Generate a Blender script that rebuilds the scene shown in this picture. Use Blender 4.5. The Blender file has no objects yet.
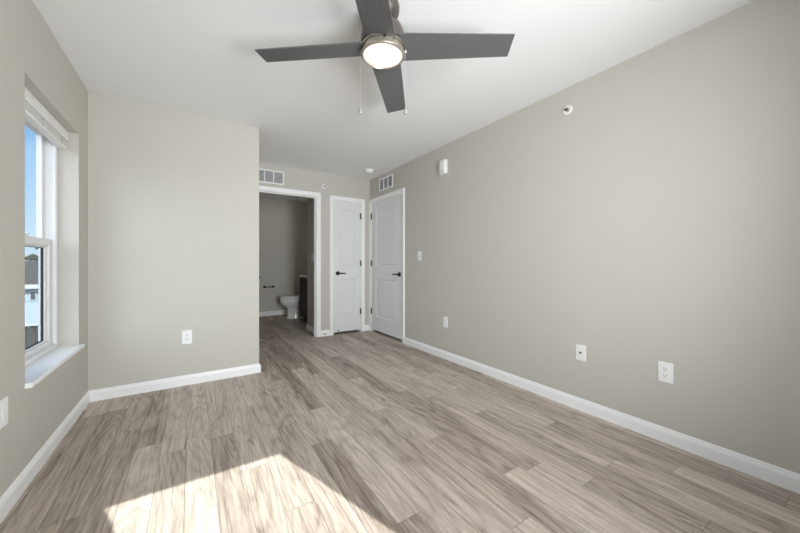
import bpy, bmesh, math, random
from mathutils import Vector, Matrix
PI = math.pi
scene = bpy.context.scene
col = scene.collection

# ------------------------------------------------------------------ camera
CAM_H = 1.0915
YAW = math.radians(33.13)
cam_d = bpy.data.cameras.new('camera')
cam = bpy.data.objects.new('camera', cam_d)
col.objects.link(cam)
cam_d.sensor_width = 36.0
cam_d.lens = 318.24 / 800 * 36.0
cam_d.shift_y = -3.4 / 800
cam_d.clip_start = 0.02
cam_d.clip_end = 500
cam.location = (0, 0, CAM_H)
cam.rotation_euler = (PI / 2, 0, -YAW)
scene.camera = cam

# ------------------------------------------------------------------ view
vs = scene.view_settings
vs.view_transform = 'Standard'
vs.look = 'None'
vs.gamma = 1.0
vs.use_curve_mapping = False
vs.exposure = 0.10

# ------------------------------------------------------------------ world: blue sky, plus a bright lobe added in the south-west
SUN_ELEV = math.radians(35.0)
SUN_H = Vector((0.315, -0.949))            # horizontal direction TOWARDS the sun
SKY_BLUE = 1.1
SKY_GLOW = 3.2
w = bpy.data.worlds.new('sky')
scene.world = w
w.use_nodes = True
nt = w.node_tree
nt.nodes.clear()
def N(t, **k):
    n = nt.nodes.new(t)
    for a, b in k.items():
        setattr(n, a, b)
    return n
tc = N('ShaderNodeTexCoord')
sep = N('ShaderNodeSeparateXYZ')
nt.links.new(tc.outputs['Generated'], sep.inputs[0])
ramp = N('ShaderNodeValToRGB')
ramp.color_ramp.elements[0].position = 0.0
ramp.color_ramp.elements[0].color = (0.66, 0.84, 0.98, 1)
ramp.color_ramp.elements[1].position = 0.55
ramp.color_ramp.elements[1].color = (0.18, 0.42, 0.90, 1)
e = ramp.color_ramp.elements.new(0.18)
e.color = (0.38, 0.65, 1.0, 1)
nt.links.new(sep.outputs['Z'], ramp.inputs[0])
sundir = Vector((SUN_H.x * math.cos(SUN_ELEV), SUN_H.y * math.cos(SUN_ELEV), math.sin(SUN_ELEV))).normalized()
dot = N('ShaderNodeVectorMath', operation='DOT_PRODUCT')
nt.links.new(tc.outputs['Generated'], dot.inputs[0])
dot.inputs[1].default_value = (-0.80, -0.52, 0.30)     # unseen south-west bright lobe, added to light the left window
mr = N('ShaderNodeMapRange', interpolation_type='SMOOTHSTEP')
mr.inputs['From Min'].default_value = 0.60
mr.inputs['From Max'].default_value = 0.97
nt.links.new(dot.outputs['Value'], mr.inputs['Value'])
bg1 = N('ShaderNodeBackground')
bg1.inputs['Strength'].default_value = SKY_BLUE
nt.links.new(ramp.outputs[0], bg1.inputs['Color'])
bg2 = N('ShaderNodeBackground')
bg2.inputs['Color'].default_value = (0.97, 0.985, 1.0, 1)
mul = N('ShaderNodeMath', operation='MULTIPLY')
mul.inputs[1].default_value = SKY_GLOW
nt.links.new(mr.outputs[0], mul.inputs[0])
nt.links.new(mul.outputs[0], bg2.inputs['Strength'])
addw = N('ShaderNodeAddShader')
nt.links.new(bg1.outputs[0], addw.inputs[0])
nt.links.new(bg2.outputs[0], addw.inputs[1])
wo = N('ShaderNodeOutputWorld')
nt.links.new(addw.outputs[0], wo.inputs['Surface'])

# ------------------------------------------------------------------ sun
sd = bpy.data.lights.new('sun', 'SUN')
sd.energy = 10.0
sd.angle = math.radians(0.35)
sd.color = (1.0, 0.98, 0.96)
sun = bpy.data.objects.new('sun', sd)
col.objects.link(sun)
sun.rotation_euler = (-sundir).to_track_quat('-Z', 'Y').to_euler()
sun.location = (3, -9, 8)

# portals: guide sky sampling through the two windows
def portal(name, loc, rot, sx, sy):
    d = bpy.data.lights.new(name, 'AREA')
    d.shape = 'RECTANGLE'
    d.size, d.size_y = sx, sy
    d.cycles.is_portal = True
    o = bpy.data.objects.new(name, d)
    col.objects.link(o)
    o.location = loc
    o.rotation_euler = rot

# ------------------------------------------------------------------ room dimensions (metres)
H = 2.44
XL, XR, YB, YK, XB, YR = -0.687, 2.416, 3.4345, 4.6006, 0.559, -0.56
BW = 7.03                         # bathroom back wall
OZ0, OZ1 = 0.50, 2.025            # window opening heights
LY0, LY1 = 2.31, 3.193            # left window along the wall
RX0, RX1 = 0.472, 1.373           # rear window along the wall
portal('daylight_left', (XL - 0.205, (LY0 + LY1) / 2, (OZ0 + OZ1) / 2), (0, -PI / 2, 0), OZ1 - OZ0, LY1 - LY0)
# daylight standing in the rear window
dl = bpy.data.lights.new('daylight_rear', 'AREA')
dl.shape = 'RECTANGLE'
dl.size, dl.size_y = RX1 - RX0, OZ1 - OZ0
dl.energy = 74.0
dl.spread = math.radians(120)
dl.color = (0.97, 0.975, 1.0)
do = bpy.data.objects.new('daylight_rear', dl)
col.objects.link(do)
do.location = ((RX0 + RX1) / 2, YR - 0.215, (OZ0 + OZ1) / 2)
do.rotation_euler = (PI / 2 + math.radians(10), 0, math.radians(-3))

# ------------------------------------------------------------------ materials
def lin(c):
    c = c / 255
    return c / 12.92 if c <= 0.04045 else ((c + 0.055) / 1.055) ** 2.4
def rgb(r, g, b):
    return (lin(r), lin(g), lin(b), 1)
class G:
    """small node-graph helper"""
    def __init__(s, name):
        s.m = bpy.data.materials.new(name)
        s.m.use_nodes = True
        s.t = s.m.node_tree
        s.b = s.t.nodes['Principled BSDF']
        s.out = s.t.nodes['Material Output']
    def n(s, t, **k):
        q = s.t.nodes.new(t)
        for a, b in k.items():
            setattr(q, a, b)
        return q
    def l(s, a, b):
        s.t.links.new(a, b)
    def math(s, op, a, b=None, c=None):
        q = s.n('ShaderNodeMath', operation=op)
        for i, v in enumerate((a, b, c)):
            if v is None:
                continue
            if isinstance(v, (int, float)):
                q.inputs[i].default_value = v
            else:
                s.l(v, q.inputs[i])
        return q.outputs[0]
    def mix(s, f, a, b, blend='MIX'):
        q = s.n('ShaderNodeMix', data_type='RGBA', blend_type=blend)
        for i, v in ((0, f), (6, a), (7, b)):
            if isinstance(v, (int, float)):
                q.inputs[i].default_value = v
            elif isinstance(v, tuple):
                q.inputs[i].default_value = v
            else:
                s.l(v, q.inputs[i])
        return q.outputs[2]
def mat(name, c, rough=0.5, metal=0.0, spec=0.5, noise=0.03, nscale=40, bump=0.0, bscale=300, emit=None, es=0.0):
    g = G(name)
    tcn = g.n('ShaderNodeTexCoord')
    nz = g.n('ShaderNodeTexNoise')
    nz.inputs['Scale'].default_value = nscale
    nz.inputs['Detail'].default_value = 3
    g.l(tcn.outputs['Object'], nz.inputs['Vector'])
    dk = tuple(x * (1 - noise * 2) for x in c[:3]) + (1,)
    lt = tuple(min(1, x * (1 + noise)) for x in c[:3]) + (1,)
    g.l(g.mix(nz.outputs['Fac'], dk, lt), g.b.inputs['Base Color'])
    g.b.inputs['Roughness'].default_value = rough
    g.b.inputs['Metallic'].default_value = metal
    g.b.inputs['Specular IOR Level'].default_value = spec
    if bump:
        n2 = g.n('ShaderNodeTexNoise')
        n2.inputs['Scale'].default_value = bscale
        n2.inputs['Detail'].default_value = 2
        g.l(tcn.outputs['Object'], n2.inputs['Vector'])
        bp = g.n('ShaderNodeBump')
        bp.inputs['Strength'].default_value = bump
        bp.inputs['Distance'].default_value = 0.002
        g.l(n2.outputs['Fac'], bp.inputs['Height'])
        g.l(bp.outputs[0], g.b.inputs['Normal'])
    if emit:
        g.b.inputs['Emission Color'].default_value = emit
        g.b.inputs['Emission Strength'].default_value = es
    return g.m
M = {}
M['wall'] = mat('greige_paint', rgb(201, 197.5, 189.5), 0.65, spec=0.25, noise=0.006, nscale=3, bump=0.06, bscale=260)
M['ceiling'] = mat('ceiling_paint', rgb(243, 243, 243), 0.9, spec=0.1, noise=0.006, nscale=3, bump=0.08, bscale=180)
M['trim'] = mat('white_trim_paint', rgb(249, 249, 249), 0.35, spec=0.4, noise=0.005)
M['door'] = mat('white_door_paint', rgb(232, 232, 233), 0.4, spec=0.4, noise=0.006)
M['vinyl'] = mat('white_vinyl', rgb(236, 236, 237), 0.3, spec=0.4, noise=0.004)
M['plastic'] = mat('white_plastic', rgb(246, 246, 245), 0.3, spec=0.5, noise=0.004)
M['slot'] = mat('dark_slot', rgb(50, 48, 46), 0.5)
M['bronze'] = mat('dark_bronze', rgb(40, 36, 34), 0.38, metal=0.7)
M['motor'] = mat('dark_nickel', rgb(112, 104, 99), 0.38, metal=0.75)
M['nickel'] = mat('brushed_nickel', rgb(176, 166, 155), 0.36, metal=0.65, noise=0.05, nscale=120)
M['chrome'] = mat('chrome', rgb(200, 200, 200), 0.15, metal=1.0)
M['steel'] = mat('hinge_steel', rgb(92, 88, 84), 0.4, metal=0.7)
M['lamp'] = mat('frosted_lamp', rgb(205, 200, 190), 0.5, emit=(1.0, 0.91, 0.80, 1), es=0.72)
M['louver'] = mat('vent_louver', rgb(206, 206, 208), 0.45)
M['ventdark'] = mat('vent_duct', rgb(120, 120, 122), 0.8)
M['porcelain'] = mat('white_porcelain', rgb(240, 240, 238), 0.12, spec=0.6, noise=0.003)
M['espresso'] = mat('espresso_wood', rgb(46, 32, 29), 0.5, spec=0.2, noise=0.15, nscale=14)
M['stone'] = mat('white_cultured_marble', rgb(236, 234, 230), 0.2, noise=0.03, nscale=9)
M['black'] = mat('black_metal', rgb(18, 18, 18), 0.4, metal=0.4)
M['gasket'] = mat('black_gasket', rgb(28, 30, 36), 0.6)
M['rubber'] = mat('dark_rubber', rgb(45, 42, 40), 0.7)
M['lens'] = mat('clear_strobe_lens', rgb(205, 206, 205), 0.15, spec=0.7)
M['blind'] = mat('white_blind', rgb(246, 245, 243), 0.45, noise=0.01)
M['cord'] = mat('pale_chain', rgb(196, 195, 193), 0.6)
M['pendant'] = mat('grey_pull_knob', rgb(150, 147, 143), 0.5)
M['tape'] = mat('grey_cord', rgb(205, 204, 200), 0.7)

def wood_blade():
    g = G('grey_stained_blade')
    tcn = g.n('ShaderNodeTexCoord')
    mp = g.n('ShaderNodeMapping')
    mp.inputs['Scale'].default_value = (3, 60, 60)
    g.l(tcn.outputs['Object'], mp.inputs[0])
    nz = g.n('ShaderNodeTexNoise')
    nz.inputs['Scale'].default_value = 2
    nz.inputs['Detail'].default_value = 5
    g.l(mp.outputs[0], nz.inputs['Vector'])
    g.l(g.mix(nz.outputs['Fac'], rgb(80, 80, 80), rgb(106, 105, 105)), g.b.inputs['Base Color'])
    g.b.inputs['Roughness'].default_value = 0.38
    return g.m
M['blade'] = wood_blade()

def glass():
    g = G('window_glass')
    tr = g.n('ShaderNodeBsdfTransparent')
    tr.inputs[0].default_value = (0.93, 0.955, 0.95, 1)
    gl = g.n('ShaderNodeBsdfGlossy')
    gl.inputs['Roughness'].default_value = 0.02
    lw = g.n('ShaderNodeLayerWeight')
    lw.inputs['Blend'].default_value = 0.5
    fac = g.math('ADD', g.math('MULTIPLY', g.math('POWER', lw.outputs['Facing'], 5.0), 0.5), 0.02)
    mx = g.n('ShaderNodeMixShader')
    g.l(fac, mx.inputs[0])
    g.l(tr.outputs[0], mx.inputs[1])
    g.l(gl.outputs[0], mx.inputs[2])
    g.l(mx.outputs[0], g.out.inputs['Surface'])
    return g.m
M['glass'] = glass()

def planks():
    g = G('grey_brown_vinyl_planks')
    PW, PL = 0.125, 1.22
    tcn = g.n('ShaderNodeTexCoord')
    sp = g.n('ShaderNodeSeparateXYZ')
    g.l(tcn.outputs['Object'], sp.inputs[0])
    X, Y = sp.outputs['X'], sp.outputs['Y']
    u = g.math('DIVIDE', g.math('ADD', X, 5.03), PW)
    row = g.math('FLOOR', u)
    fu = g.math('FRACT', u)
    wn = g.n('ShaderNodeTexWhiteNoise', noise_dimensions='1D')
    g.l(row, wn.inputs['W'])
    v = g.math('DIVIDE', g.math('ADD', g.math('ADD', Y, 6.0), g.math('MULTIPLY', wn.outputs['Value'], PL)), PL)
    colm = g.math('FLOOR', v)
    fv = g.math('FRACT', v)
    cb = g.n('ShaderNodeCombineXYZ')
    g.l(row, cb.inputs[0])
    g.l(colm, cb.inputs[1])
    wid = g.n('ShaderNodeTexWhiteNoise', noise_dimensions='2D')
    g.l(cb.outputs[0], wid.inputs['Vector'])
    rnd = wid.outputs['Value']
    off = g.math('MULTIPLY', rnd, 37.0)
    # grain coordinates: stretched along the plank, shifted per plank
    def coords(sx, sy, o):
        c = g.n('ShaderNodeCombineXYZ')
        g.l(g.math('MULTIPLY', X, sx), c.inputs[0])
        g.l(g.math('ADD', g.math('MULTIPLY', Y, sy), g.math('MULTIPLY', off, o)), c.inputs[1])
        g.l(off, c.inputs[2])
        return c.outputs[0]
    def noise(vec, scale, detail, rough=0.55, dist=0.0):
        q = g.n('ShaderNodeTexNoise')
        q.inputs['Scale'].default_value = scale
        q.inputs['Detail'].default_value = detail
        q.inputs['Roughness'].default_value = rough
        q.inputs['Distortion'].default_value = dist
        g.l(vec, q.inputs['Vector'])
        return q.outputs['Fac']
    broad = noise(coords(7, 0.9, 1.0), 1.0, 4, 0.6, 0.8)         # wide soft figure
    fine = noise(coords(130, 7.0, 1.7), 1.0, 6, 0.8, 0.3)          # fibres
    mid = noise(coords(40, 1.7, 0.6), 1.0, 6, 0.72, 0.6)         # streaks
    rings = noise(coords(5.0, 0.55, 2.3), 1.0, 1, 0.4, 0.3)       # cathedral rings
    rg = g.math('ABSOLUTE', g.math('SINE', g.math('MULTIPLY', rings, 62.0)))
    rg = g.math('POWER', rg, 0.7)
    t = g.math('MULTIPLY', g.math('SUBTRACT', broad, 0.5), 0.7)
    t = g.math('ADD', t, g.math('MULTIPLY', g.math('SUBTRACT', mid, 0.5), 1.1))
    t = g.math('ADD', t, g.math('MULTIPLY', g.math('SUBTRACT', fine, 0.5), 1.05))
    t = g.math('ADD', t, g.math('MULTIPLY', g.math('SUBTRACT', rg, 0.6), 0.20))
    t = g.math('ADD', t, g.math('MULTIPLY', g.math('SUBTRACT', rnd, 0.5), 0.30))
    t = g.math('ADD', g.math('MULTIPLY', t, 0.74), 0.56)
    cr = g.n('ShaderNodeValToRGB')
    el = cr.color_ramp.elements
    el[0].position = 0.02
    el[0].color = rgb(84, 70, 60)
    el[1].position = 1.0
    el[1].color = rgb(232, 220, 208)
    for p, c in ((0.28, rgb(128, 114, 103)), (0.5, rgb(172, 159, 147)), (0.72, rgb(203, 190, 178))):
        a = el.new(p)
        a.color = c
    g.l(t, cr.inputs[0])
    # sparse dark cracks and knots
    kn = noise(coords(30, 3.4, 3.1), 1.0, 4, 0.65, 0.7)
    kmr = g.n('ShaderNodeMapRange', interpolation_type='SMOOTHSTEP')
    kmr.inputs['From Min'].default_value = 0.61
    kmr.inputs['From Max'].default_value = 0.72
    g.l(kn, kmr.inputs['Value'])
    c1 = g.mix(g.math('MULTIPLY', kmr.outputs[0], 0.5), cr.outputs[0], rgb(70, 56, 48))
    # seams
    eu = g.math('MULTIPLY', g.math('MINIMUM', fu, g.math('SUBTRACT', 1.0, fu)), PW)
    ev = g.math('MULTIPLY', g.math('MINIMUM', fv, g.math('SUBTRACT', 1.0, fv)), PL)
    ed = g.math('MINIMUM', eu, ev)
    smr = g.n('ShaderNodeMapRange', interpolation_type='SMOOTHSTEP')
    smr.inputs['From Min'].default_value = 0.0004
    smr.inputs['From Max'].default_value = 0.0022
    smr.inputs['To Min'].default_value = 1.0
    smr.inputs['To Max'].default_value = 0.0
    g.l(ed, smr.inputs['Value'])
    c2 = g.mix(g.math('MULTIPLY', smr.outputs[0], 0.55), c1, rgb(66, 56, 50))
    g.l(c2, g.b.inputs['Base Color'])
    g.b.inputs['Roughness'].default_value = 0.5
    g.b.inputs['Specular IOR Level'].default_value = 0.35
    bp = g.n('ShaderNodeBump')
    bp.inputs['Strength'].default_value = 0.12
    bp.inputs['Distance'].default_value = 0.001
    g.l(g.math('SUBTRACT', fine, g.math('MULTIPLY', smr.outputs[0], 0.8)), bp.inputs['Height'])
    g.l(bp.outputs[0], g.b.inputs['Normal'])
    return g.m
M['planks'] = planks()

# ------------------------------------------------------------------ mesh helpers
def link(name, me, m, parent=None, kind=None):
    o = bpy.data.objects.new(name, me)
    col.objects.link(o)
    if m:
        me.materials.append(m)
    if parent:
        o.parent = parent
    if kind:
        o['kind'] = kind
    return o
class MB:
    def __init__(s):
        s.bm = bmesh.new()
        s.T = Matrix.Identity(4)
    def v(s, p):
        return s.bm.verts.new(s.T @ Vector(p))
    def face(s, vs_):
        try:
            return s.bm.faces.new(vs_)
        except ValueError:
            return None
    def box(s, a, b, bev=0.0, seg=2):
        x0, y0, z0 = [min(p, q) for p, q in zip(a, b)]
        x1, y1, z1 = [max(p, q) for p, q in zip(a, b)]
        vv = [s.v(p) for p in ((x0, y0, z0), (x1, y0, z0), (x1, y1, z0), (x0, y1, z0), (x0, y0, z1), (x1, y0, z1), (x1, y1, z1), (x0, y1, z1))]
        fs = [s.face([vv[i] for i in f]) for f in ((3, 2, 1, 0), (4, 5, 6, 7), (0, 1, 5, 4), (1, 2, 6, 5), (2, 3, 7, 6), (3, 0, 4, 7))]
        if bev:
            es = list({e_ for f in fs for e_ in f.edges})
            bmesh.ops.bevel(s.bm, geom=es, offset=bev, segments=seg, affect='EDGES', profile=0.5)
    def loft(s, rings, cap=True):
        rr = [[s.v(p) for p in r] for r in rings]
        n = len(rr[0])
        for a, b in zip(rr, rr[1:]):
            for i in range(n):
                s.face([a[i], a[(i + 1) % n], b[(i + 1) % n], b[i]])
        if cap:
            s.face(rr[0][::-1])
            s.face(rr[-1])
    def lathe(s, prof, seg=40, cx=0, cy=0, ax='z'):
        rings = []
        for r, h in prof:
            ring = []
            for i in range(seg):
                a = 2 * PI * i / seg
                p = (r * math.cos(a), r * math.sin(a), h)
                if ax == 'y':
                    p = (p[0], p[2], -p[1])
                if ax == 'x':
                    p = (p[2], p[0], p[1])
                ring.append((p[0] + cx, p[1] + cy, p[2]))
            rings.append(ring)
        s.loft(rings)
    def tube(s, pts, r, seg=10):
        pts = [Vector(p) for p in pts]
        rings = []
        for i, p in enumerate(pts):
            d = (pts[min(i + 1, len(pts) - 1)] - pts[max(i - 1, 0)]).normalized()
            up = Vector((0, 0, 1)) if abs(d.z) < 0.9 else Vector((1, 0, 0))
            a = d.cross(up).normalized()
            b = a.cross(d).normalized()
            rad = r[i] if isinstance(r, (list, tuple)) else r
            rings.append([tuple(p + (a * math.cos(2 * PI * k / seg) + b * math.sin(2 * PI * k / seg)) * rad) for k in range(seg)])
        s.loft(rings)
    def build(s, name, m, parent=None, kind=None, smooth=None):
        bmesh.ops.recalc_face_normals(s.bm, faces=s.bm.faces)
        me = bpy.data.meshes.new(name)
        s.bm.to_mesh(me)
        s.bm.free()
        if smooth is not None:
            for p in me.polygons:
                p.use_smooth = True
            try:
                me.set_sharp_from_angle(angle=math.radians(smooth))
            except Exception:
                pass
        return link(name, me, m, parent, kind)
def sweep(mb, path, prof, fmap):
    """mitred sweep of a closed profile [(offset, height)] along an open 2-D path; offset goes to the LEFT of the path"""
    P = [Vector(p) for p in path]
    ns = []
    for a, b in zip(P, P[1:]):
        d = (b - a).normalized()
        ns.append(Vector((-d.y, d.x)))
    rings = []
    for i, p in enumerate(P):
        if i == 0:
            m_ = ns[0]
        elif i == len(P) - 1:
            m_ = ns[-1]
        else:
            k = ns[i - 1] + ns[i]
            m_ = k / (k.dot(ns[i]))
        rings.append([fmap(p + m_ * o_, h_) for o_, h_ in prof])
    mb.loft(rings)
def thing(name, label, cat, loc=(0, 0, 0), rz=0.0, group=None):
    o = bpy.data.objects.new(name, None)
    col.objects.link(o)
    o.empty_display_size = 0.05
    o.location = loc
    o.rotation_euler = (0, 0, rz)
    o['label'] = label
    o['category'] = cat
    o['kind'] = 'thing'
    if group:
        o['group'] = group
    return o

# ------------------------------------------------------------------ shell
def wall(name, axis, a0, a1, u0, u1, z0, z1, openings=(), m='wall'):
    us = sorted({u0, u1, *[q for o in openings for q in o[:2]]})
    zs = sorted({z0, z1, *[q for o in openings for q in o[2:]]})
    us = [q for q in us if u0 <= q <= u1]
    zs = [q for q in zs if z0 <= q <= z1]
    def solid(i, j):
        if i < 0 or j < 0 or i >= len(us) - 1 or j >= len(zs) - 1:
            return False
        cu, cz = (us[i] + us[i + 1]) / 2, (zs[j] + zs[j + 1]) / 2
        return not any(o[0] < cu < o[1] and o[2] < cz < o[3] for o in openings)
    mb = MB()
    cache = {}
    def V(a, u, z):
        k = (round(a, 5), round(u, 5), round(z, 5))
        if k not in cache:
            cache[k] = mb.v((a, u, z) if axis == 'x' else (u, a, z))
        return cache[k]
    for i in range(len(us) - 1):
        for j in range(len(zs) - 1):
            if not solid(i, j):
                continue
            A, B, C, D = us[i], us[i + 1], zs[j], zs[j + 1]
            mb.face([V(a0, A, C), V(a0, B, C), V(a0, B, D), V(a0, A, D)])
            mb.face([V(a1, A, C), V(a1, B, C), V(a1, B, D), V(a1, A, D)])
            if not solid(i - 1, j):
                mb.face([V(a0, A, C), V(a1, A, C), V(a1, A, D), V(a0, A, D)])
            if not solid(i + 1, j):
                mb.face([V(a0, B, C), V(a1, B, C), V(a1, B, D), V(a0, B, D)])
            if not solid(i, j - 1):
                mb.face([V(a0, A, C), V(a1, A, C), V(a1, B, C), V(a0, B, C)])
            if not solid(i, j + 1):
                mb.face([V(a0, A, D), V(a1, A, D), V(a1, B, D), V(a0, B, D)])
    return mb.build(name, M[m], None, 'structure')

WT = 0.195
f = MB(); f.box((XL - WT, YR - WT, -0.12), (3.3, BW + 0.12, 0)); f.build('floor', M['planks'], None, 'structure')
f = MB(); f.box((XL - WT, YR - WT, H), (3.3, BW + 0.12, H + 0.12)); f.build('ceiling', M['ceiling'], None, 'structure')
# door slabs and openings
RD0, RD1 = 3.651, 4.541           # right door slab
CD0, CD1 = 1.802, 2.254           # closet door slab
BD0, BD1 = 0.700, 1.530           # bathroom doorway, clear
SD0, SD1 = 3.680, 4.440           # door on the side of the block
DZ = 2.048
J = 0.018
wall('wall_left', 'x', XL - WT, XL, YR - WT, YK + 0.12, 0, H, [(LY0, LY1, OZ0, OZ1)])
wall('wall_rear', 'y', YR - WT, YR, XL, XR, 0, H, [(RX0, RX1, OZ0, OZ1)])
wall('wall_right', 'x', XR, XR + 0.12, YR - WT, BW + 0.12, 0, H, [(RD0 - J - .003, RD1 + J + .003, 0, DZ + J + .003)])
wall('wall_front', 'y', YB, YB + 0.12, XL, XB, 0, H)
wall('wall_alcove', 'x', XB - 0.12, XB, YB + 0.12, YK, 0, H, [(SD0 - J - .003, SD1 + J + .003, 0, DZ + J + .003)])
wall('wall_back', 'y', YK, YK + 0.12, XL, XR, 0, H, [(BD0 - J, BD1 + J, 0, 2.068 + J), (CD0 - J - .003, CD1 + J + .003, 0, DZ + J + .003)])
wall('wall_bathroom_back', 'y', BW, BW + 0.12, 0.2, XR, 0, H)
wall('wall_bathroom_left', 'x', 0.2, 0.32, YK + 0.12, BW, 0, H)
wall('wall_bathroom_right', 'x', 2.19, 2.31, 5.2, BW, 0, H)
wall('wall_partition', 'x', 1.58, 1.70, YK + 0.12, 5.2, 0, H)
wall('wall_closet', 'y', 5.1, 5.2, 1.70, XR, 0, H)
wall('wall_hall', 'x', 3.2, 3.3, 3.3, 4.9, 0, H)
wall('wall_hall_near', 'y', 3.3, 3.4, XR + 0.12, 3.2, 0, H)
wall('wall_hall_far', 'y', 4.8, 4.9, XR + 0.12, 3.2, 0, H)

# ------------------------------------------------------------------ baseboards
BP = [(0.0, 0.0), (0.014, 0.0), (0.014, 0.062), (0.012, 0.070), (0.0085, 0.076), (0.007, 0.084), (0.004, 0.088), (0.0, 0.089)]
def baseboard(name, path):
    mb = MB()
    sweep(mb, path, BP, lambda p, h: (p.x, p.y, h))
    return mb.build(name, M['trim'], None, 'structure')
CW = 0.058
baseboard('baseboard_left', [(XB, YB + 0.18), (XB, YB), (XL, YB), (XL, YR)])
baseboard('baseboard_right', [(XR, YR), (XR, RD0 - 0.006 - CW)])
baseboard('baseboard_rear', [(XL, YR), (XR, YR)])
baseboard('baseboard_back', [(CD0 - 0.006 - CW, YK), (BD1 + 0.006 + CW, YK)])
baseboard('baseboard_corner', [(XR, YK), (CD1 + 0.006 + CW, YK)])
baseboard('baseboard_bathroom', [(2.19, BW), (0.32, BW), (0.32, YK + 0.12)])
baseboard('baseboard_partition', [(1.58, YK + 0.12), (1.58, 5.2), (1.70, 5.2)])

# ------------------------------------------------------------------ door casings and jambs
CP = [(0.0, 0.0), (0.0, 0.009), (0.006, 0.011), (0.014, 0.0115), (0.018, 0.015), (0.036, 0.017), (0.050, 0.017), (CW, 0.012), (CW, 0.0)]
def casing(name, u0, u1, top, fmap, depth, both=None):
    """fmap(u, z, out) -> world; out = distance into the room from the wall face"""
    mb = MB()
    r = 0.006
    sweep(mb, [(u1 + r, 0.0), (u1 + r, top + r), (u0 - r, top + r), (u0 - r, 0.0)],
          [(-o_, h_) for o_, h_ in CP], lambda p, h: fmap(p.x, p.y, h))
    if both:
        sweep(mb, [(u1 + r, 0.0), (u1 + r, top + r), (u0 - r, top + r), (u0 - r, 0.0)],
              [(-o_, h_) for o_, h_ in CP], lambda p, h: fmap(p.x, p.y, -both - h))
    for a, b in ((u0 - J, u0), (u1, u1 + J)):
        A = fmap(a, 0.0, 0.0); B = fmap(b, top, -depth)
        mb.box(A, B)
    mb.box(fmap(u0 - J, top, 0.0), fmap(u1 + J, top + J, -depth))
    # stop moulding
    for a, b in ((u0, u0 + 0.011), (u1 - 0.011, u1)):
        mb.box(fmap(a, 0.0, -0.045), fmap(b, top, -0.08))
    mb.box(fmap(u0 + 0.011, top - 0.011, -0.045), fmap(u1 - 0.011, top, -0.08))
    return mb.build(name, M['trim'], None, 'structure')
right_map = lambda u, z, o: (XR - o, u, z)
back_map = lambda u, z, o: (u, YK - o, z)
side_map = lambda u, z, o: (XB + o, u, z)
casing('trim_1', BD0, BD1, 2.068, back_map, 0.12, both=0.12)
casing('trim_2', CD0 - .003, CD1 + .003, DZ + .003, back_map, 0.12)
casing('trim_3', RD0 - .003, RD1 + .003, DZ + .003, right_map, 0.12)
casing('trim_4', SD0 - .003, SD1 + .003, DZ + .003, side_map, 0.12)

# ------------------------------------------------------------------ two-panel doors
def door(name, W, stile, hinge_at, place, rz, zb=0.034):
    """local x along the door 0..W, y = depth away from the viewer's side (face at y=0), z up; hinge_at 0 or W"""
    top = DZ
    mb = MB()
    T = 0.035
    px0, px1 = stile, W - stile
    rows = [(0.255, 0.845), (1.045, 1.925)]
    xs = [0, px0, px1, W]
    zs = [zb, rows[0][0], rows[0][1], rows[1][0], rows[1][1], top]
    c = {}
    def V(x, y, z):
        k = (round(x, 5), round(y, 5), round(z, 5))
        if k not in c:
            c[k] = mb.v((x, y, z))
        return c[k]
    for i in range(3):
        for j in range(5):
            if i == 1 and j in (1, 3):
                x0, x1, z0, z1 = xs[1], xs[2], zs[j], zs[j + 1]
                steps = [(0, 0), (0.006, 0.006), (0.012, 0.010), (0.022, 0.011), (0.030, 0.0045), (0.040, 0.003)]
                rings = []
                for ins, dep in steps:
                    rings.append([V(x0 + ins, dep, z0 + ins), V(x1 - ins, dep, z0 + ins), V(x1 - ins, dep, z1 - ins), V(x0 + ins, dep, z1 - ins)])
                for a, b in zip(rings, rings[1:]):
                    for k in range(4):
                        mb.face([a[k], a[(k + 1) % 4], b[(k + 1) % 4], b[k]])
                mb.face(rings[-1])
            else:
                mb.face([V(xs[i], 0, zs[j]), V(xs[i + 1], 0, zs[j]), V(xs[i + 1], 0, zs[j + 1]), V(xs[i], 0, zs[j + 1])])
    # edges and back
    bk = [V(0, T, zb), V(W, T, zb), V(W, T, top), V(0, T, top)]
    mb.face(bk)
    mb.face([V(x, 0, zb) for x in xs] + [bk[1], bk[0]])
    mb.face([V(x, 0, top) for x in xs] + [bk[2], bk[3]])
    mb.face([V(0, 0, z) for z in zs] + [bk[3], bk[0]])
    mb.face([V(W, 0, z) for z in zs] + [bk[2], bk[1]])
    d = mb.build(name, M['door'], None, 'structure')
    d.location = place
    d.rotation_euler = (0, 0, rz)
    # lever handle
    lx = 0.062 if hinge_at > 0 else W - 0.062
    s_ = 1 if hinge_at > 0 else -1
    h = MB()
    h.T = Matrix.Translation((lx, 0, 0.935))
    h.lathe([(0.0315, 0.0), (0.0315, -0.006), (0.029, -0.010), (0.0135, -0.012), (0.0115, -0.016), (0.011, -0.040), (0.012, -0.044), (0.012, -0.058), (0.008, -0.061)], 28, ax='y')
    h.tube([(s_ * -0.004, -0.051, 0), (s_ * 0.03, -0.0515, 0.001), (s_ * 0.07, -0.051, 0.0005), (s_ * 0.105, -0.049, -0.003), (s_ * 0.118, -0.047, -0.006)], [0.0105, 0.0098, 0.0085, 0.0075, 0.006], 12)
    h.build('door_handle', M['bronze'], d, smooth=35)
    hx = hinge_at + (0.0015 if hinge_at > 0 else -0.0015)
    for z in (0.325, 1.09, 1.84):
        k = MB()
        k.T = Matrix.Translation((hx, -0.0075, z))
        k.lathe([(0.0035, -0.050), (0.0068, -0.047), (0.0068, 0.047), (0.0035, 0.050)], 14)
        k.box((-0.016, 0.0060, -0.0445), (0.016, 0.0085, 0.0445))
        k.build('hinge', M['steel'], d, smooth=35)
    return d
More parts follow.
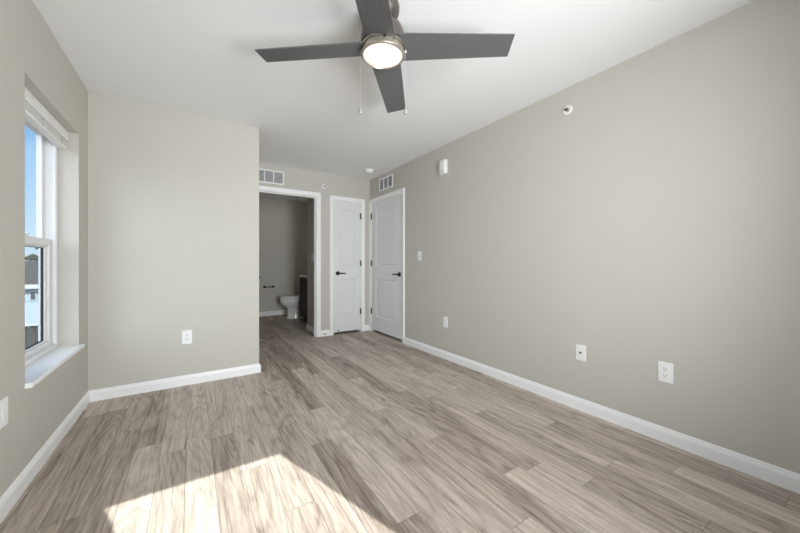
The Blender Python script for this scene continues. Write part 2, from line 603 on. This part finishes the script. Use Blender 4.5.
# closet door, facing -Y
door_closet = door('door_1', CD1 - CD0, 0.095, CD1 - CD0, (CD0, YK + 0.001, 0), 0)
# right wall door, facing -X : local +x -> -Y, local +y -> +X
door_right = door('door_2', RD1 - RD0, 0.138, 0, (XR + 0.001, RD1, 0), -PI / 2)
# block side door, facing +X : local +x -> +Y, local +y -> -X
door_side = door('door_3', SD1 - SD0, 0.12, SD1 - SD0, (XB - 0.001, SD0, 0), PI / 2)

# ------------------------------------------------------------------ windows
def window(name, W, Hh, loc, rz):
    """local x along, y away from the room (0 = room face of the wall), z up from the opening's bottom"""
    root = bpy.data.objects.new(name, None)
    col.objects.link(root)
    root.location = loc
    root.rotation_euler = (0, 0, rz)
    root['kind'] = 'structure'
    F = 0.030
    y0, y1 = 0.105, 0.192
    def ring(mb, x0, x1, z0, z1, ya, yb, st, bot, top_, bev=0.003):
        mb.box((x0, ya, z0), (x0 + st, yb, z1), bev)
        mb.box((x1 - st, ya, z0), (x1, yb, z1), bev)
        mb.box((x0 + st, ya, z0), (x1 - st, yb, z0 + bot), bev)
        mb.box((x0 + st, ya, z1 - top_), (x1 - st, yb, z1), bev)
    mb = MB()
    ring(mb, 0.001, W - 0.001, 0.001, Hh - 0.001, y0, y1, F, 0.03, F)
    for x in (F, W - F - 0.008):                                    # inner stop bead
        mb.box((x, y0 + 0.004, 0.03), (x + 0.008, y0 + 0.020, Hh - F), 0.002)
    for x in (F, W - F - 0.007):                                    # parting bead in the upper track
        mb.box((x, 0.1590, 0.76), (x + 0.007, 0.1612, Hh - F))
    mb.build('window_frame', M['vinyl'], root)
    mid = 0.755
    lo = MB()
    ring(lo, F + 0.002, W - F - 0.002, 0.031, mid, 0.126, 0.158, 0.056, 0.034, 0.050, 0.004)
    ls = lo.build('lower_sash', M['vinyl'], root)
    gk = MB()
    ring(gk, F + 0.096, W - F - 0.096, 0.076, mid - 0.060, 0.142, 0.152, 0.012, 0.004, 0.004, 0)
    gk.build('gasket', M['gasket'], ls)
    bd = MB()
    ring(bd, F + 0.058, W - F - 0.058, 0.0655, mid - 0.0505, 0.134, 0.154, 0.038, 0.010, 0.010, 0.003)
    bd.build('glazing_bead', M['vinyl'], ls)
    p = MB(); p.box((F + 0.095, 0.146, 0.075), (W - F - 0.095, 0.149, mid - 0.059)); p.build('glass_pane', M['glass'], ls)
    lk = MB()
    lk.box((W / 2 - 0.03, 0.130, mid), (W / 2 + 0.03, 0.156, mid + 0.010), 0.003)
    lk.box((W / 2 - 0.006, 0.118, mid + 0.010), (W / 2 + 0.028, 0.146, mid + 0.016), 0.002)
    lk.build('sash_lock', M['vinyl'], ls)
    up = MB()
    ring(up, F + 0.002, W - F - 0.002, mid - 0.045, Hh - F - 0.001, 0.162, 0.190, 0.044, 0.042, 0.04, 0.004)
    us_ = up.build('upper_sash', M['vinyl'], root)
    p = MB(); p.box((F + 0.042, 0.174, mid - 0.005), (W - F - 0.042, 0.178, Hh - F - 0.04)); p.build('glass_pane', M['glass'], us_)
    st = MB()
    o_ = [(0.0005, y0 + 0.002), (0.0005, -0.0005), (-0.004, -0.0005), (-0.004, -0.028), (W + 0.026, -0.028), (W + 0.026, -0.0005), (W - 0.0005, -0.0005), (W - 0.0005, y0 + 0.002)]
    i_ = [(0.0005, y0 + 0.002), (0.0005, -0.0005), (-0.002, -0.0005), (-0.002, -0.024), (W + 0.023, -0.024), (W + 0.023, -0.0005), (W - 0.0005, -0.0005), (W - 0.0005, y0 + 0.002)]
    st.loft([[(x, y, z) for x, y in q] for q, z in ((i_, -0.025), (o_, -0.021), (o_, -0.004), (i_, 0.0005))])
    st.build('window_sill', M['trim'], root)
    return root
window('window_1', LY1 - LY0, OZ1 - OZ0, (XL, LY0, OZ0), PI / 2)
window('window_2', RX1 - RX0, OZ1 - OZ0, (RX1, YR, OZ0), PI)

# raised blind at the left window
def blind(loc, rz, W, top, label):
    t = thing('window_blind', label, 'blind', loc, rz)
    mb = MB()
    mb.box((0.008, 0.060, top - 0.050), (W - 0.008, 0.098, top - 0.002), 0.002)
    mb.build('headrail', M['blind'], t)
    mb = MB()
    mb.box((0.005, 0.050, top - 0.068), (W - 0.005, 0.058, top - 0.003), 0.002)
    for k in range(3):
        z = top - 0.012 - k * 0.021
        mb.box((0.005, 0.0475, z - 0.006), (W - 0.005, 0.0505, z), 0.001)
    mb.build('valance', M['blind'], t)
    ss = MB()
    n = 10
    for k in range(n):
        z = top - 0.053 - k * 0.0058
        ss.box((0.010, 0.0585 + (k % 2) * 0.0015, z - 0.0030), (W - 0.010, 0.1005, z))
    ss.build('slat_stack', M['blind'], t)
    for x in (0.11, W / 2, W - 0.11):
        tp = MB()
        tp.box((x - 0.006, 0.0555, top - 0.117), (x + 0.006, 0.0575, top - 0.070))
        tp.build('ladder_tape', M['tape'], t)
    br = MB()
    br.box((0.009, 0.056, top - 0.128), (W - 0.009, 0.1015, top - 0.1125), 0.003)
    br.build('bottom_rail', M['blind'], t)
    return t
blind((XL, LY0, OZ0), PI / 2, LY1 - LY0, OZ1 - OZ0, 'white horizontal blind raised and stacked at the top of the left window')

# ------------------------------------------------------------------ ceiling fan
FX, FY = 0.836, 1.445
fan = thing('ceiling_fan', 'ceiling fan with four dark grey blades, brushed nickel hub and lit round lamp', 'ceiling fan', (FX, FY, H))
ZB = 2.220 - H
m_ = MB()
m_.lathe([(0.086, 0.0), (0.088, -0.010), (0.086, -0.035), (0.074, -0.060), (0.050, -0.076), (0.030, -0.080)], 48)
m_.build('canopy', M['motor'], fan, smooth=40)
m_ = MB()
m_.lathe([(0.028, -0.076), (0.028, -0.094), (0.042, -0.098)], 32)
m_.build('downrod', M['motor'], fan, smooth=40)
m_ = MB()
m_.lathe([(0.040, -0.094), (0.074, -0.102), (0.100, -0.122), (0.113, -0.150), (0.116, -0.180), (0.114, -0.205), (0.104, -0.214), (0.104, ZB + 0.010)], 56)
m_.build('motor_housing', M['motor'], fan, smooth=40)
m_ = MB()
m_.lathe([(0.098, ZB + 0.008), (0.104, ZB + 0.004), (0.104, ZB - 0.012), (0.114, ZB - 0.014)], 56)
m_.build('blade_hub', M['bronze'], fan, smooth=40)
m_ = MB()
zr = ZB + 0.008
m_.lathe([(0.094, zr), (0.109, zr - 0.003), (0.1105, zr - 0.010), (0.1105, zr - 0.040), (0.1145, zr - 0.042), (0.1145, zr - 0.051), (0.112, zr - 0.054), (0.1040, zr - 0.056), (0.1010, zr - 0.050)], 64)
ring_o = m_.build('light_ring', M['nickel'], fan, smooth=35)
m_ = MB()
m_.lathe([(0.1015, zr - 0.046), (0.1015, zr - 0.051), (0.096, zr - 0.054), (0.080, zr - 0.057), (0.045, zr - 0.060), (0.010, zr - 0.061)], 56)
m_.build('lamp_diffuser', M['lamp'], fan, smooth=60)
sc_ = MB()
a_ = math.atan2(-FY, -FX)
sc_.T = Matrix.Rotation(a_, 4, 'Z') @ Matrix.Translation((0.110, 0.008, zr - 0.024))
sc_.lathe([(0.006, 0.0), (0.006, 0.002), (0.003, 0.003)], 14, ax='x')
sc_.build('screw', M['black'], fan)
# blade mesh: radius along local x, pitched about x
def blade_mesh():
    mb = MB()
    n = 12
    L0, L1 = 0.088, 0.658
    rings = []
    for i in range(n + 1):
        t_ = i / n
        x = L0 + (L1 - L0) * t_
        wdt = 0.081 - 0.0145 * t_
        pitch = -math.radians(13.0 - 3.5 * t_)
        th = 0.0032
        ring = []
        for yy, zz in ((-wdt, -th), (wdt, -th), (wdt + 0.0012, 0), (wdt, th), (-wdt, th), (-wdt - 0.0012, 0)):
            ring.append((x, yy * math.cos(pitch) - zz * math.sin(pitch), yy * math.sin(pitch) + zz * math.cos(pitch)))
        rings.append(ring)
    mb.loft(rings)
    return mb
# viewed from the room the blade axes lie almost square to the camera's heading
base_ang = -YAW - math.radians(3.6)
bl0 = None
for k in range(4):
    ang = base_ang + k * PI / 2
    if bl0 is None:
        bl0 = blade_mesh().build('blade', M['blade'], fan, smooth=30)
        b_ = bl0
    else:
        b_ = bl0.copy()
        col.objects.link(b_)
        b_.parent = fan
    b_.location = (0, 0, ZB)
    b_.rotation_euler = (0, math.radians(1.5), ang - (math.radians(2.0) if k % 2 else 0))
# pull chains either side of the light ring
rv = Vector((math.cos(-YAW), math.sin(-YAW), 0))
for sgn in (-1, 1):
    p = rv * (0.1185 * sgn)
    c = MB()
    c.lathe([(0.0045, zr - 0.022), (0.006, zr - 0.026), (0.006, zr - 0.033), (0.003, zr - 0.036)], 12, p.x, p.y)
    c.tube([(p.x, p.y, zr - 0.034), (p.x, p.y, zr - 0.325)], 0.00045, 6)
    ch = c.build('pull_chain', M['cord'], fan, smooth=40)
    q = MB()
    zc = zr - 0.322
    q.lathe([(0.002, zc), (0.006, zc - 0.006), (0.0105, zc - 0.020), (0.0095, zc - 0.030), (0.004, zc - 0.036)], 16, p.x, p.y)
    q.build('pendant', M['pendant'], ch, smooth=40)

# ------------------------------------------------------------------ vents
def vent(label, loc, rz, W, Hh):
    """local x along the wall, y = out of the wall into the room is -y, z up; origin = lower left corner on the wall"""
    t = thing('air_vent', label, 'vent', loc, rz)
    mb = MB()
    B = 0.019
    for a, b in (((0, -0.009, 0), (B, 0, Hh)), ((W - B, -0.009, 0), (W, 0, Hh)), ((B, -0.009, 0), (W - B, 0, B)), ((B, -0.009, Hh - B), (W - B, 0, Hh))):
        mb.box(a, b, 0.0025)
    for k in (1, 2):
        x = B + (W - 2 * B) * k / 3
        mb.box((x - 0.006, -0.0085, B), (x + 0.006, 0, Hh - B), 0.001)
    mb.build('vent_frame', M['plastic'], t)
    lv = MB()
    n = 9
    for k in range(n):
        z = B + (Hh - 2 * B) * (k + 0.5) / n
        v_ = [lv.v(p) for p in ((B, -0.007, z - 0.0055), (W - B, -0.007, z - 0.0055), (W - B, -0.0014, z + 0.0045), (B, -0.0014, z + 0.0045), (B, -0.0062, z - 0.0065), (W - B, -0.0062, z - 0.0065), (W - B, -0.0006, z + 0.0035), (B, -0.0006, z + 0.0035))]
        for fc in ((0, 1, 2, 3), (4, 5, 6, 7), (0, 1, 5, 4), (2, 3, 7, 6), (0, 3, 7, 4), (1, 2, 6, 5)):
            lv.face([v_[i] for i in fc])
    lv.build('louver', M['louver'], t)
    bk = MB()
    bk.box((B, -0.0005, B), (W - B, -0.0001, Hh - B))
    bk.build('duct', M['ventdark'], t)
    return t
vent('white louvered air vent above the bathroom doorway', (0.678, YK, 2.175), 0, 0.393, 0.187)
vent('white louvered air vent above the wider corner door', (XR, 4.279, 2.190), -PI / 2, 0.393, 0.187)

# ------------------------------------------------------------------ sidewall sprinklers
def sprinkler(label, loc, rz):
    t = thing('fire_sprinkler', label, 'sprinkler', loc, rz)
    mb = MB()
    mb.lathe([(0.035, 0.0), (0.035, -0.004), (0.031, -0.0075), (0.026, -0.0065), (0.024, -0.002), (0.010, -0.002)], 32, ax='y')
    mb.build('escutcheon', M['plastic'], t, smooth=40)
    h = MB()
    h.lathe([(0.012, -0.001), (0.012, -0.010), (0.008, -0.012)], 16, ax='y')
    for sx in (-1, 1):
        h.tube([(sx * 0.009, -0.010, 0), (sx * 0.011, -0.016, 0), (sx * 0.004, -0.024, 0)], 0.0022, 8)
    h.build('sprinkler_head', M['pendant'], t, smooth=40)
    d = MB()
    d.box((-0.013, -0.0265, -0.006), (0.013, -0.0240, 0.009), 0.0008)
    d.build('deflector', M['steel'], t)
    return t
sprinkler('small white sidewall sprinkler high on the long right wall', (XR, 1.343, 2.266), -PI / 2)
sprinkler('small sidewall sprinkler above the gap between bathroom doorway and closet door', (1.650, YK, 2.236), 0)

# ------------------------------------------------------------------ alarm on the right wall, detector on the ceiling
al = thing('alarm_strobe', 'white wall alarm with clear strobe lens high on the right wall', 'alarm', (XR, 2.779, 2.184), -PI / 2)
mb = MB(); mb.box((-0.062, -0.012, -0.083), (0.062, 0, 0.083), 0.004); mb.build('back_plate', M['plastic'], al)
mb = MB(); mb.box((-0.028, -0.046, -0.078), (0.060, -0.012, 0.078), 0.009, 3); mb.build('cover', M['plastic'], al, smooth=40)
mb = MB(); mb.box((-0.060, -0.038, -0.052), (-0.029, -0.012, 0.052), 0.009, 3); mb.build('strobe_lens', M['lens'], al, smooth=40)
mb = MB()
for k in range(5):
    mb.box((-0.004 + k * 0.011, -0.0475, -0.060), (0.001 + k * 0.011, -0.0458, -0.036))
mb.build('sounder_grille', M['louver'], al)
dt = thing('smoke_detector', 'round white smoke detector on the ceiling near the corner doors', 'smoke detector', (2.145, 4.105, H))
mb = MB(); mb.lathe([(0.070, 0.0), (0.070, -0.010), (0.064, -0.014)], 40); mb.build('detector_base', M['plastic'], dt, smooth=40)
mb = MB(); mb.lathe([(0.060, -0.013), (0.057, -0.026), (0.050, -0.036), (0.036, -0.042), (0.006, -0.043)], 40); mb.build('detector_cover', M['plastic'], dt, smooth=40)

# ------------------------------------------------------------------ wall plates
def plate_mesh(t, W=0.074, Hh=0.118):
    mb = MB()
    mb.box((-W / 2, -0.0055, -Hh / 2), (W / 2, 0, Hh / 2), 0.0035, 2)
    return mb.build('cover_plate', M['plastic'], t)
def outlet(label, loc, rz):
    t = thing('wall_outlet', label, 'outlet', loc, rz)
    plate_mesh(t, 0.076, 0.122)
    for s_ in (-1, 1):
        zc = s_ * 0.0195
        mb = MB()
        mb.T = Matrix.Translation((0, 0, zc))
        pts = []
        for i in range(28):
            a = 2 * PI * i / 28
            pts.append((0.0172 * math.cos(a), max(-0.0135, min(0.0135, 0.0172 * math.sin(a)))))
        mb.loft([[(x, -0.005, z) for x, z in pts], [(x, -0.0075, z) for x, z in pts]])
        r = mb.build('receptacle', M['plastic'], t)
        sl = MB()
        sl.T = Matrix.Translation((0, 0, zc))
        sl.box((-0.0078, -0.0078, 0.0005), (-0.0052, -0.0074, 0.0090))
        sl.box((0.0052, -0.0078, 0.0015), (0.0078, -0.0074, 0.0085))
        sl.lathe([(0.0030, -0.0078), (0.0030, -0.0074)], 10, ax='y') if False else sl.box((-0.0026, -0.0078, -0.0095), (0.0026, -0.0074, -0.0048))
        sl.build('slot', M['slot'], r)
    mb = MB(); mb.lathe([(0.0032, -0.005), (0.0032, -0.0066), (0.0015, -0.007)], 12, ax='y'); mb.build('screw', M['plastic'], t)
    return t
outlet('white duplex outlet low on the front-facing wall beside the left window', (-0.040, YB, 0.428), 0)
outlet('white duplex outlet low on the right wall, nearest the camera', (XR, 0.739, 0.427), -PI / 2)
outlet('small white duplex outlet low on the right wall, closest to the corner door', (XR, 2.750, 0.421), -PI / 2)
t = thing('wall_plate', 'plain white wall plate on the left wall, cut by the photo edge', 'wall plate', (XL, 2.090, 0.444), PI / 2)
plate_mesh(t, 0.076, 0.122)
mb = MB(); mb.box((-0.0165, -0.0068, -0.0335), (0.0165, -0.005, 0.0335), 0.001); mb.build('insert', M['plastic'], t)
t = thing('coax_plate', 'white cable plate with one round jack, between two outlets on right wall', 'wall plate', (XR, 1.244, 0.427), -PI / 2)
plate_mesh(t)
mb = MB()
mb.lathe([(0.0075, -0.005), (0.0075, -0.008), (0.0048, -0.0085), (0.0048, -0.014), (0.002, -0.0145)], 16, ax='y')
mb.build('coax_jack', M['steel'], t, smooth=35)
for z in (-0.042, 0.042):
    mb = MB(); mb.T = Matrix.Translation((0, 0, z)); mb.lathe([(0.003, -0.005), (0.003, -0.0064), (0.0015, -0.0068)], 12, ax='y'); mb.build('screw', M['plastic'], t)
def switch(label, loc, rz):
    t = thing('light_switch', label, 'light switch', loc, rz)
    plate_mesh(t)
    mb = MB(); mb.box((-0.006, -0.0060, -0.0125), (0.006, -0.0050, 0.0125)); mb.build('toggle_slot', M['slot'], t)
    mb = MB()
    mb.T = Matrix.Translation((0, -0.006, 0)) @ Matrix.Rotation(math.radians(-25), 4, 'X')
    mb.box((-0.0042, -0.014, -0.005), (0.0042, 0.0, 0.005), 0.0015)
    mb.build('toggle', M['plastic'], t)
    for z in (-0.030, 0.030):
        mb = MB(); mb.T = Matrix.Translation((0, 0, z)); mb.lathe([(0.003, -0.005), (0.003, -0.0064), (0.0015, -0.0068)], 12, ax='y'); mb.build('screw', M['plastic'], t)
    return t
switch('white toggle light switch on the right wall beside the corner door', (XR, 3.245, 1.182), -PI / 2)
switch('white light switch on the dim wall just inside the bathroom doorway', (1.58, 4.935, 1.17), -PI / 2)

# ------------------------------------------------------------------ door stops on the skirting and on the closet door
def stop(label, loc, rz=0):
    t = thing('door_stop', label, 'door stop', loc, rz)
    mb = MB(); mb.lathe([(0.011, 0.0), (0.011, -0.004), (0.005, -0.006), (0.004, -0.055)], 16, ax='y'); mb.build('stem', M['plastic'], t, smooth=40)
    mb = MB(); mb.lathe([(0.0085, -0.054), (0.0095, -0.060), (0.0095, -0.066), (0.006, -0.071)], 16, ax='y'); mb.build('rubber_tip', M['rubber'], t, smooth=40)
    return t
stop('small door stop with dark rubber tip on the skirting beside the bathroom doorway', (1.637, YK - 0.014, 0.047))
stop('small door stop with dark rubber tip low on the narrow closet door', (1.845, YK + 0.001, 0.068))

# ------------------------------------------------------------------ bathroom
def ell(cx, a, b, z, n=36, back=None):
    r = []
    for i in range(n):
        th = 2 * PI * i / n
        x = cx + a * math.cos(th)
        if back is not None:
            x = max(x, back)
        r.append((x, b * math.sin(th), z))
    return r
# local +x points to the front of the bowl, origin at the wall
to = thing('toilet', 'white porcelain toilet with closed lid beside the dark vanity in the bathroom', 'toilet', (2.188, 6.46, 0), PI)
mb = MB()
mb.loft([ell(0.40, 0.235, 0.118, 0.0, back=0.12), ell(0.40, 0.236, 0.119, 0.02, back=0.12), ell(0.395, 0.222, 0.108, 0.06, back=0.12), ell(0.395, 0.220, 0.104, 0.15, back=0.12),
         ell(0.40, 0.232, 0.112, 0.215, back=0.10), ell(0.43, 0.265, 0.142, 0.255, back=0.08), ell(0.455, 0.287, 0.170, 0.300, back=0.06), ell(0.465, 0.294, 0.182, 0.350, back=0.05), ell(0.465, 0.293, 0.183, 0.392, back=0.05), ell(0.465, 0.284, 0.174, 0.400, back=0.05)])
mb.build('bowl', M['porcelain'], to, smooth=50)
mb = MB()
mb.loft([ell(0.475, 0.280, 0.172, 0.401, back=0.235), ell(0.475, 0.287, 0.180, 0.405, back=0.23), ell(0.475, 0.287, 0.180, 0.416, back=0.23), ell(0.475, 0.281, 0.174, 0.420, back=0.235)])
mb.build('seat', M['porcelain'], to, smooth=50)
mb = MB()
mb.loft([ell(0.475, 0.277, 0.170, 0.4205, back=0.235), ell(0.475, 0.284, 0.178, 0.425, back=0.23), ell(0.475, 0.283, 0.177, 0.436, back=0.23), ell(0.475, 0.262, 0.158, 0.444, back=0.24), ell(0.475, 0.18, 0.10, 0.447, back=0.26)])
mb.build('lid', M['porcelain'], to, smooth=50)
mb = MB(); mb.box((0.006, -0.215, 0.402), (0.195, 0.215, 0.735), 0.022, 4); mb.build('tank', M['porcelain'], to, smooth=50)
mb = MB(); mb.box((0.004, -0.223, 0.736), (0.203, 0.223, 0.768), 0.010, 3); mb.build('tank_lid', M['porcelain'], to, smooth=50)
mb = MB(); mb.lathe([(0.012, 0.195), (0.012, 0.207), (0.008, 0.210)], 16, 0, 0, 'x'); mb.T = Matrix.Identity(4)
for v_ in mb.bm.verts:
    v_.co.y += -0.15; v_.co.z += 0.665
mb.tube([(0.208, -0.155, 0.665), (0.212, -0.12, 0.662), (0.210, -0.085, 0.655)], 0.006, 8)
mb.build('flush_lever', M['chrome'], to, smooth=40)

va = thing('vanity_cabinet', 'dark espresso bathroom vanity cabinet standing right of the toilet', 'cabinet', (2.188, 5.635, 0), PI)
VD, VW = 0.478, 0.415          # depth, half width
mb = MB()
mb.box((0, -VW, 0.09), (VD, VW, 0.833), 0.002)
mb.box((0, -VW, 0.0), (VD - 0.06, VW, 0.09))
mb.build('cabinet_body', M['espresso'], va)
def shaker(x, y0, y1, z0, z1):
    b = MB()
    b.box((x, y0, z0), (x + 0.012, y1, z1))
    fr = 0.045 if z1 - z0 > 0.2 else 0.028
    for a, c in (((x + 0.012, y0, z0), (x + 0.019, y0 + fr, z1)), ((x + 0.012, y1 - fr, z0), (x + 0.019, y1, z1)), ((x + 0.012, y0 + fr, z0), (x + 0.019, y1 - fr, z0 + fr)), ((x + 0.012, y0 + fr, z1 - fr), (x + 0.019, y1 - fr, z1))):
        b.box(a, c, 0.0015)
    return b
for y0, y1 in ((-VW + 0.006, -0.004), (0.004, VW - 0.006)):
    d_ = shaker(VD, y0, y1, 0.105, 0.640).build('door', M['espresso'], va)
    k = MB(); yk = y1 - 0.03 if y0 < 0 else y0 + 0.03
    k.T = Matrix.Translation((0, yk, 0.60)); k.lathe([(0.005, VD + 0.019), (0.005, VD + 0.030), (0.013, VD + 0.034), (0.013, VD + 0.040), (0.006, VD + 0.044)], 16, ax='x'); k.build('knob', M['black'], d_, smooth=40)
    d_ = shaker(VD, y0, y1, 0.652, 0.822).build('drawer', M['espresso'], va)
    k = MB(); k.T = Matrix.Translation((0, (y0 + y1) / 2, 0.737)); k.lathe([(0.005, VD + 0.012), (0.005, VD + 0.030), (0.013, VD + 0.034), (0.013, VD + 0.040), (0.006, VD + 0.044)], 16, ax='x'); k.build('knob', M['black'], d_, smooth=40)
ct = thing('countertop', 'white vanity countertop on the dark bathroom cabinet', 'countertop', (2.188, 5.635, 0.8335), PI)
mb = MB(); mb.box((0, -VW - 0.004, 0), (VD + 0.032, VW + 0.012, 0.032), 0.006, 3); mb.build('slab', M['stone'], ct)
mb = MB(); mb.box((0, -VW - 0.004, 0.032), (0.02, VW + 0.012, 0.125), 0.004); mb.build('backsplash', M['stone'], ct)

tp = thing('toilet_paper_holder', 'black toilet paper holder bar on the bathroom back wall', 'paper holder', (1.33, BW, 0.600), 0)
for s_ in (-1, 1):
    mb = MB(); mb.T = Matrix.Translation((s_ * 0.085, 0, 0))
    mb.lathe([(0.025, 0.0), (0.025, -0.008), (0.012, -0.012), (0.011, -0.055), (0.015, -0.060), (0.015, -0.078), (0.008, -0.082)], 20, ax='y')
    mb.build('bracket', M['black'], tp, smooth=40)
mb = MB(); mb.tube([(-0.085, -0.066, 0), (0.085, -0.066, 0)], 0.0105, 14); mb.build('bar', M['black'], tp, smooth=40)

bl_d = bpy.data.lights.new('bathroom_fill', 'POINT')   # fill light added to brighten the bathroom, no fixture, hidden behind the partition
bl_d.energy = 2.0
bl_d.shadow_soft_size = 0.06
bl_d.color = (1.0, 0.95, 0.88)
bl_o = bpy.data.objects.new('bathroom_fill', bl_d)
col.objects.link(bl_o)
bl_o.location = (2.02, 5.60, 1.95)

# ------------------------------------------------------------------ outside the window
GZ = -5.0
def ground_mat():
    g = G('dry_grass')
    tcn = g.n('ShaderNodeTexCoord')
    a = g.n('ShaderNodeTexNoise'); a.inputs['Scale'].default_value = 0.35; a.inputs['Detail'].default_value = 6
    g.l(tcn.outputs['Object'], a.inputs['Vector'])
    g.l(g.mix(a.outputs['Fac'], rgb(72, 70, 60), rgb(104, 100, 88)), g.b.inputs['Base Color'])
    g.b.inputs['Roughness'].default_value = 0.95
    return g.m
M['ground'] = ground_mat()
M['shingle'] = mat('grey_shingles', rgb(58, 56, 55), 0.9, noise=0.25, nscale=6)
M['siding'] = mat('pale_blue_siding', rgb(128, 146, 160), 0.7, noise=0.03, nscale=3)
M['fascia'] = mat('white_fascia', rgb(150, 152, 154), 0.6)
M['darkpane'] = mat('dark_window_pane', rgb(52, 58, 66), 0.15)
M['tin'] = mat('white_sheet_roof', rgb(150, 160, 166), 0.6, noise=0.06, nscale=1.5)
M['post'] = mat('weathered_post', rgb(48, 44, 40), 0.9, noise=0.15)
M['leaf'] = mat('grey_green_leaves', rgb(58, 68, 56), 0.9, noise=0.3, nscale=2.5)
M['bark'] = mat('grey_bark', rgb(82, 74, 66), 0.95, noise=0.2)
g_ = MB(); g_.box((-120, -120, GZ - 0.4), (120, 160, GZ)); g_.build('ground', M['ground'], None, 'structure')

ho = thing('house', 'pale blue house with dark shingle roof seen through the left window', 'house', (-8.0, 28.0, GZ), 0)
HW, HD, EV, RG = 6.0, 4.0, 4.86, 6.1       # half width, half depth, eave and ridge heights
mb = MB()
mb.box((-HW, -HD, 0), (HW, HD, EV))
for sx in (-HW + 0.001, HW - 0.001):
    mb.face([mb.v((sx, -HD, EV)), mb.v((sx, HD, EV)), mb.v((sx, 0, RG - 0.05))])
for k in range(32):                                   # lap siding
    z = 0.15 + k * 0.145
    mb.box((-HW, -HD - 0.012, z), (HW, -HD, z + 0.02))
mb.build('house_wall', M['siding'], ho)
rf = MB()
for s_ in (-1, 1):
    ye, yr = s_ * (HD + 0.35), 0.0
    ze = EV + 0.02
    rf.loft([[(-HW - 0.3, ye, ze), (-HW - 0.3, yr, RG), (-HW - 0.3, yr, RG + 0.12), (-HW - 0.3, ye, ze + 0.12)], [(HW + 0.3, ye, ze), (HW + 0.3, yr, RG), (HW + 0.3, yr, RG + 0.12), (HW + 0.3, ye, ze + 0.12)]])
rf.build('roof', M['shingle'], ho)
mb = MB(); mb.box((-HW - 0.3, -HD - 0.42, EV - 0.06), (HW + 0.3, -HD - 0.352, EV + 0.15)); mb.build('fascia', M['fascia'], ho)
for x in (-3.6, 1.155, 4.2):
    wf = MB()
    a, b, c, d = x - 0.085, x + 0.085, 4.22, 4.60
    for p, q in (((a - .035, -HD - .05, c - .035), (a, -HD - .012, d + .035)), ((b, -HD - .05, c - .035), (b + .035, -HD - .012, d + .035)), ((a, -HD - .05, c - .035), (b, -HD - .012, c)), ((a, -HD - .05, d), (b, -HD - .012, d + .035))):
        wf.box(p, q)
    w_ = wf.build('window_frame', M['fascia'], ho)
    mb = MB(); mb.box((a, -HD - 0.03, c), (b, -HD - 0.014, d)); mb.build('pane', M['darkpane'], w_)

cp = thing('carport', 'white sheet roof on dark posts in front of the blue house', 'carport', (-8.0, 21.6, GZ), 0)
mb = MB()
mb.loft([[(-4.5, -1.7, 3.42), (-4.5, 1.9, 4.02), (-4.5, 1.9, 4.10), (-4.5, -1.7, 3.52)], [(4.5, -1.7, 3.42), (4.5, 1.9, 4.02), (4.5, 1.9, 4.10), (4.5, -1.7, 3.52)]])
mb.build('roof', M['tin'], cp)
for x in (-4.2, -1.4, 1.98, 2.24, 4.2):
    mb = MB(); mb.box((x - 0.06, -1.45, 0), (x + 0.06, -1.33, 3.46)); mb.build('post', M['post'], cp)
for x in (-4.2, 0.0, 4.2):
    mb = MB(); mb.box((x - 0.06, 1.60, 0), (x + 0.06, 1.72, 3.97)); mb.build('post', M['post'], cp)
rnd = random.Random(5)
def tree(label, loc, h, r, seed):
    t = thing('tree', label, 'tree', loc, 0, 'trees beyond the house')
    q = random.Random(seed)
    mb = MB(); mb.tube([(0, 0, 0), (0.05, 0.02, h * 0.25), (0.02, -0.03, h * 0.6)], [0.16, 0.12, 0.06], 8); mb.build('trunk', M['bark'], t, smooth=60)
    mb = MB()
    for k in range(170):
        th, ph = q.uniform(0, 2 * PI), math.acos(q.uniform(-0.9, 1))
        rr = r * q.uniform(0.55, 1.0)
        c = Vector((rr * math.sin(ph) * math.cos(th), rr * math.sin(ph) * math.sin(th), h * 0.62 + rr * math.cos(ph) * (h * 0.40 / r)))
        s_ = q.uniform(0.16, 0.36)
        st0 = len(mb.bm.verts)
        bmesh.ops.create_icosphere(mb.bm, subdivisions=1, radius=s_, matrix=Matrix.Translation(c) @ Matrix.Diagonal((1, 1, q.uniform(0.6, 1.0), 1)))
        mb.bm.verts.ensure_lookup_table()
        for v_ in mb.bm.verts[st0:]:
            v_.co += Vector((q.uniform(-1, 1), q.uniform(-1, 1), q.uniform(-1, 1))) * s_ * 0.3
    mb.build('foliage', M['leaf'], t)
for i, (x, y, h, r) in enumerate(((-22.5, 41, 7.6, 2.2), (-16.8, 43, 8.6, 2.4), (-11.8, 42, 7.4, 2.2), (-6.0, 43, 7.7, 2.2), (-0.6, 41, 8.4, 2.4), (4.8, 43, 7.2, 2.2))):
    tree('grey green leafy tree rising behind the pale blue house roof', (x, y, GZ), h, r, 11 + i)
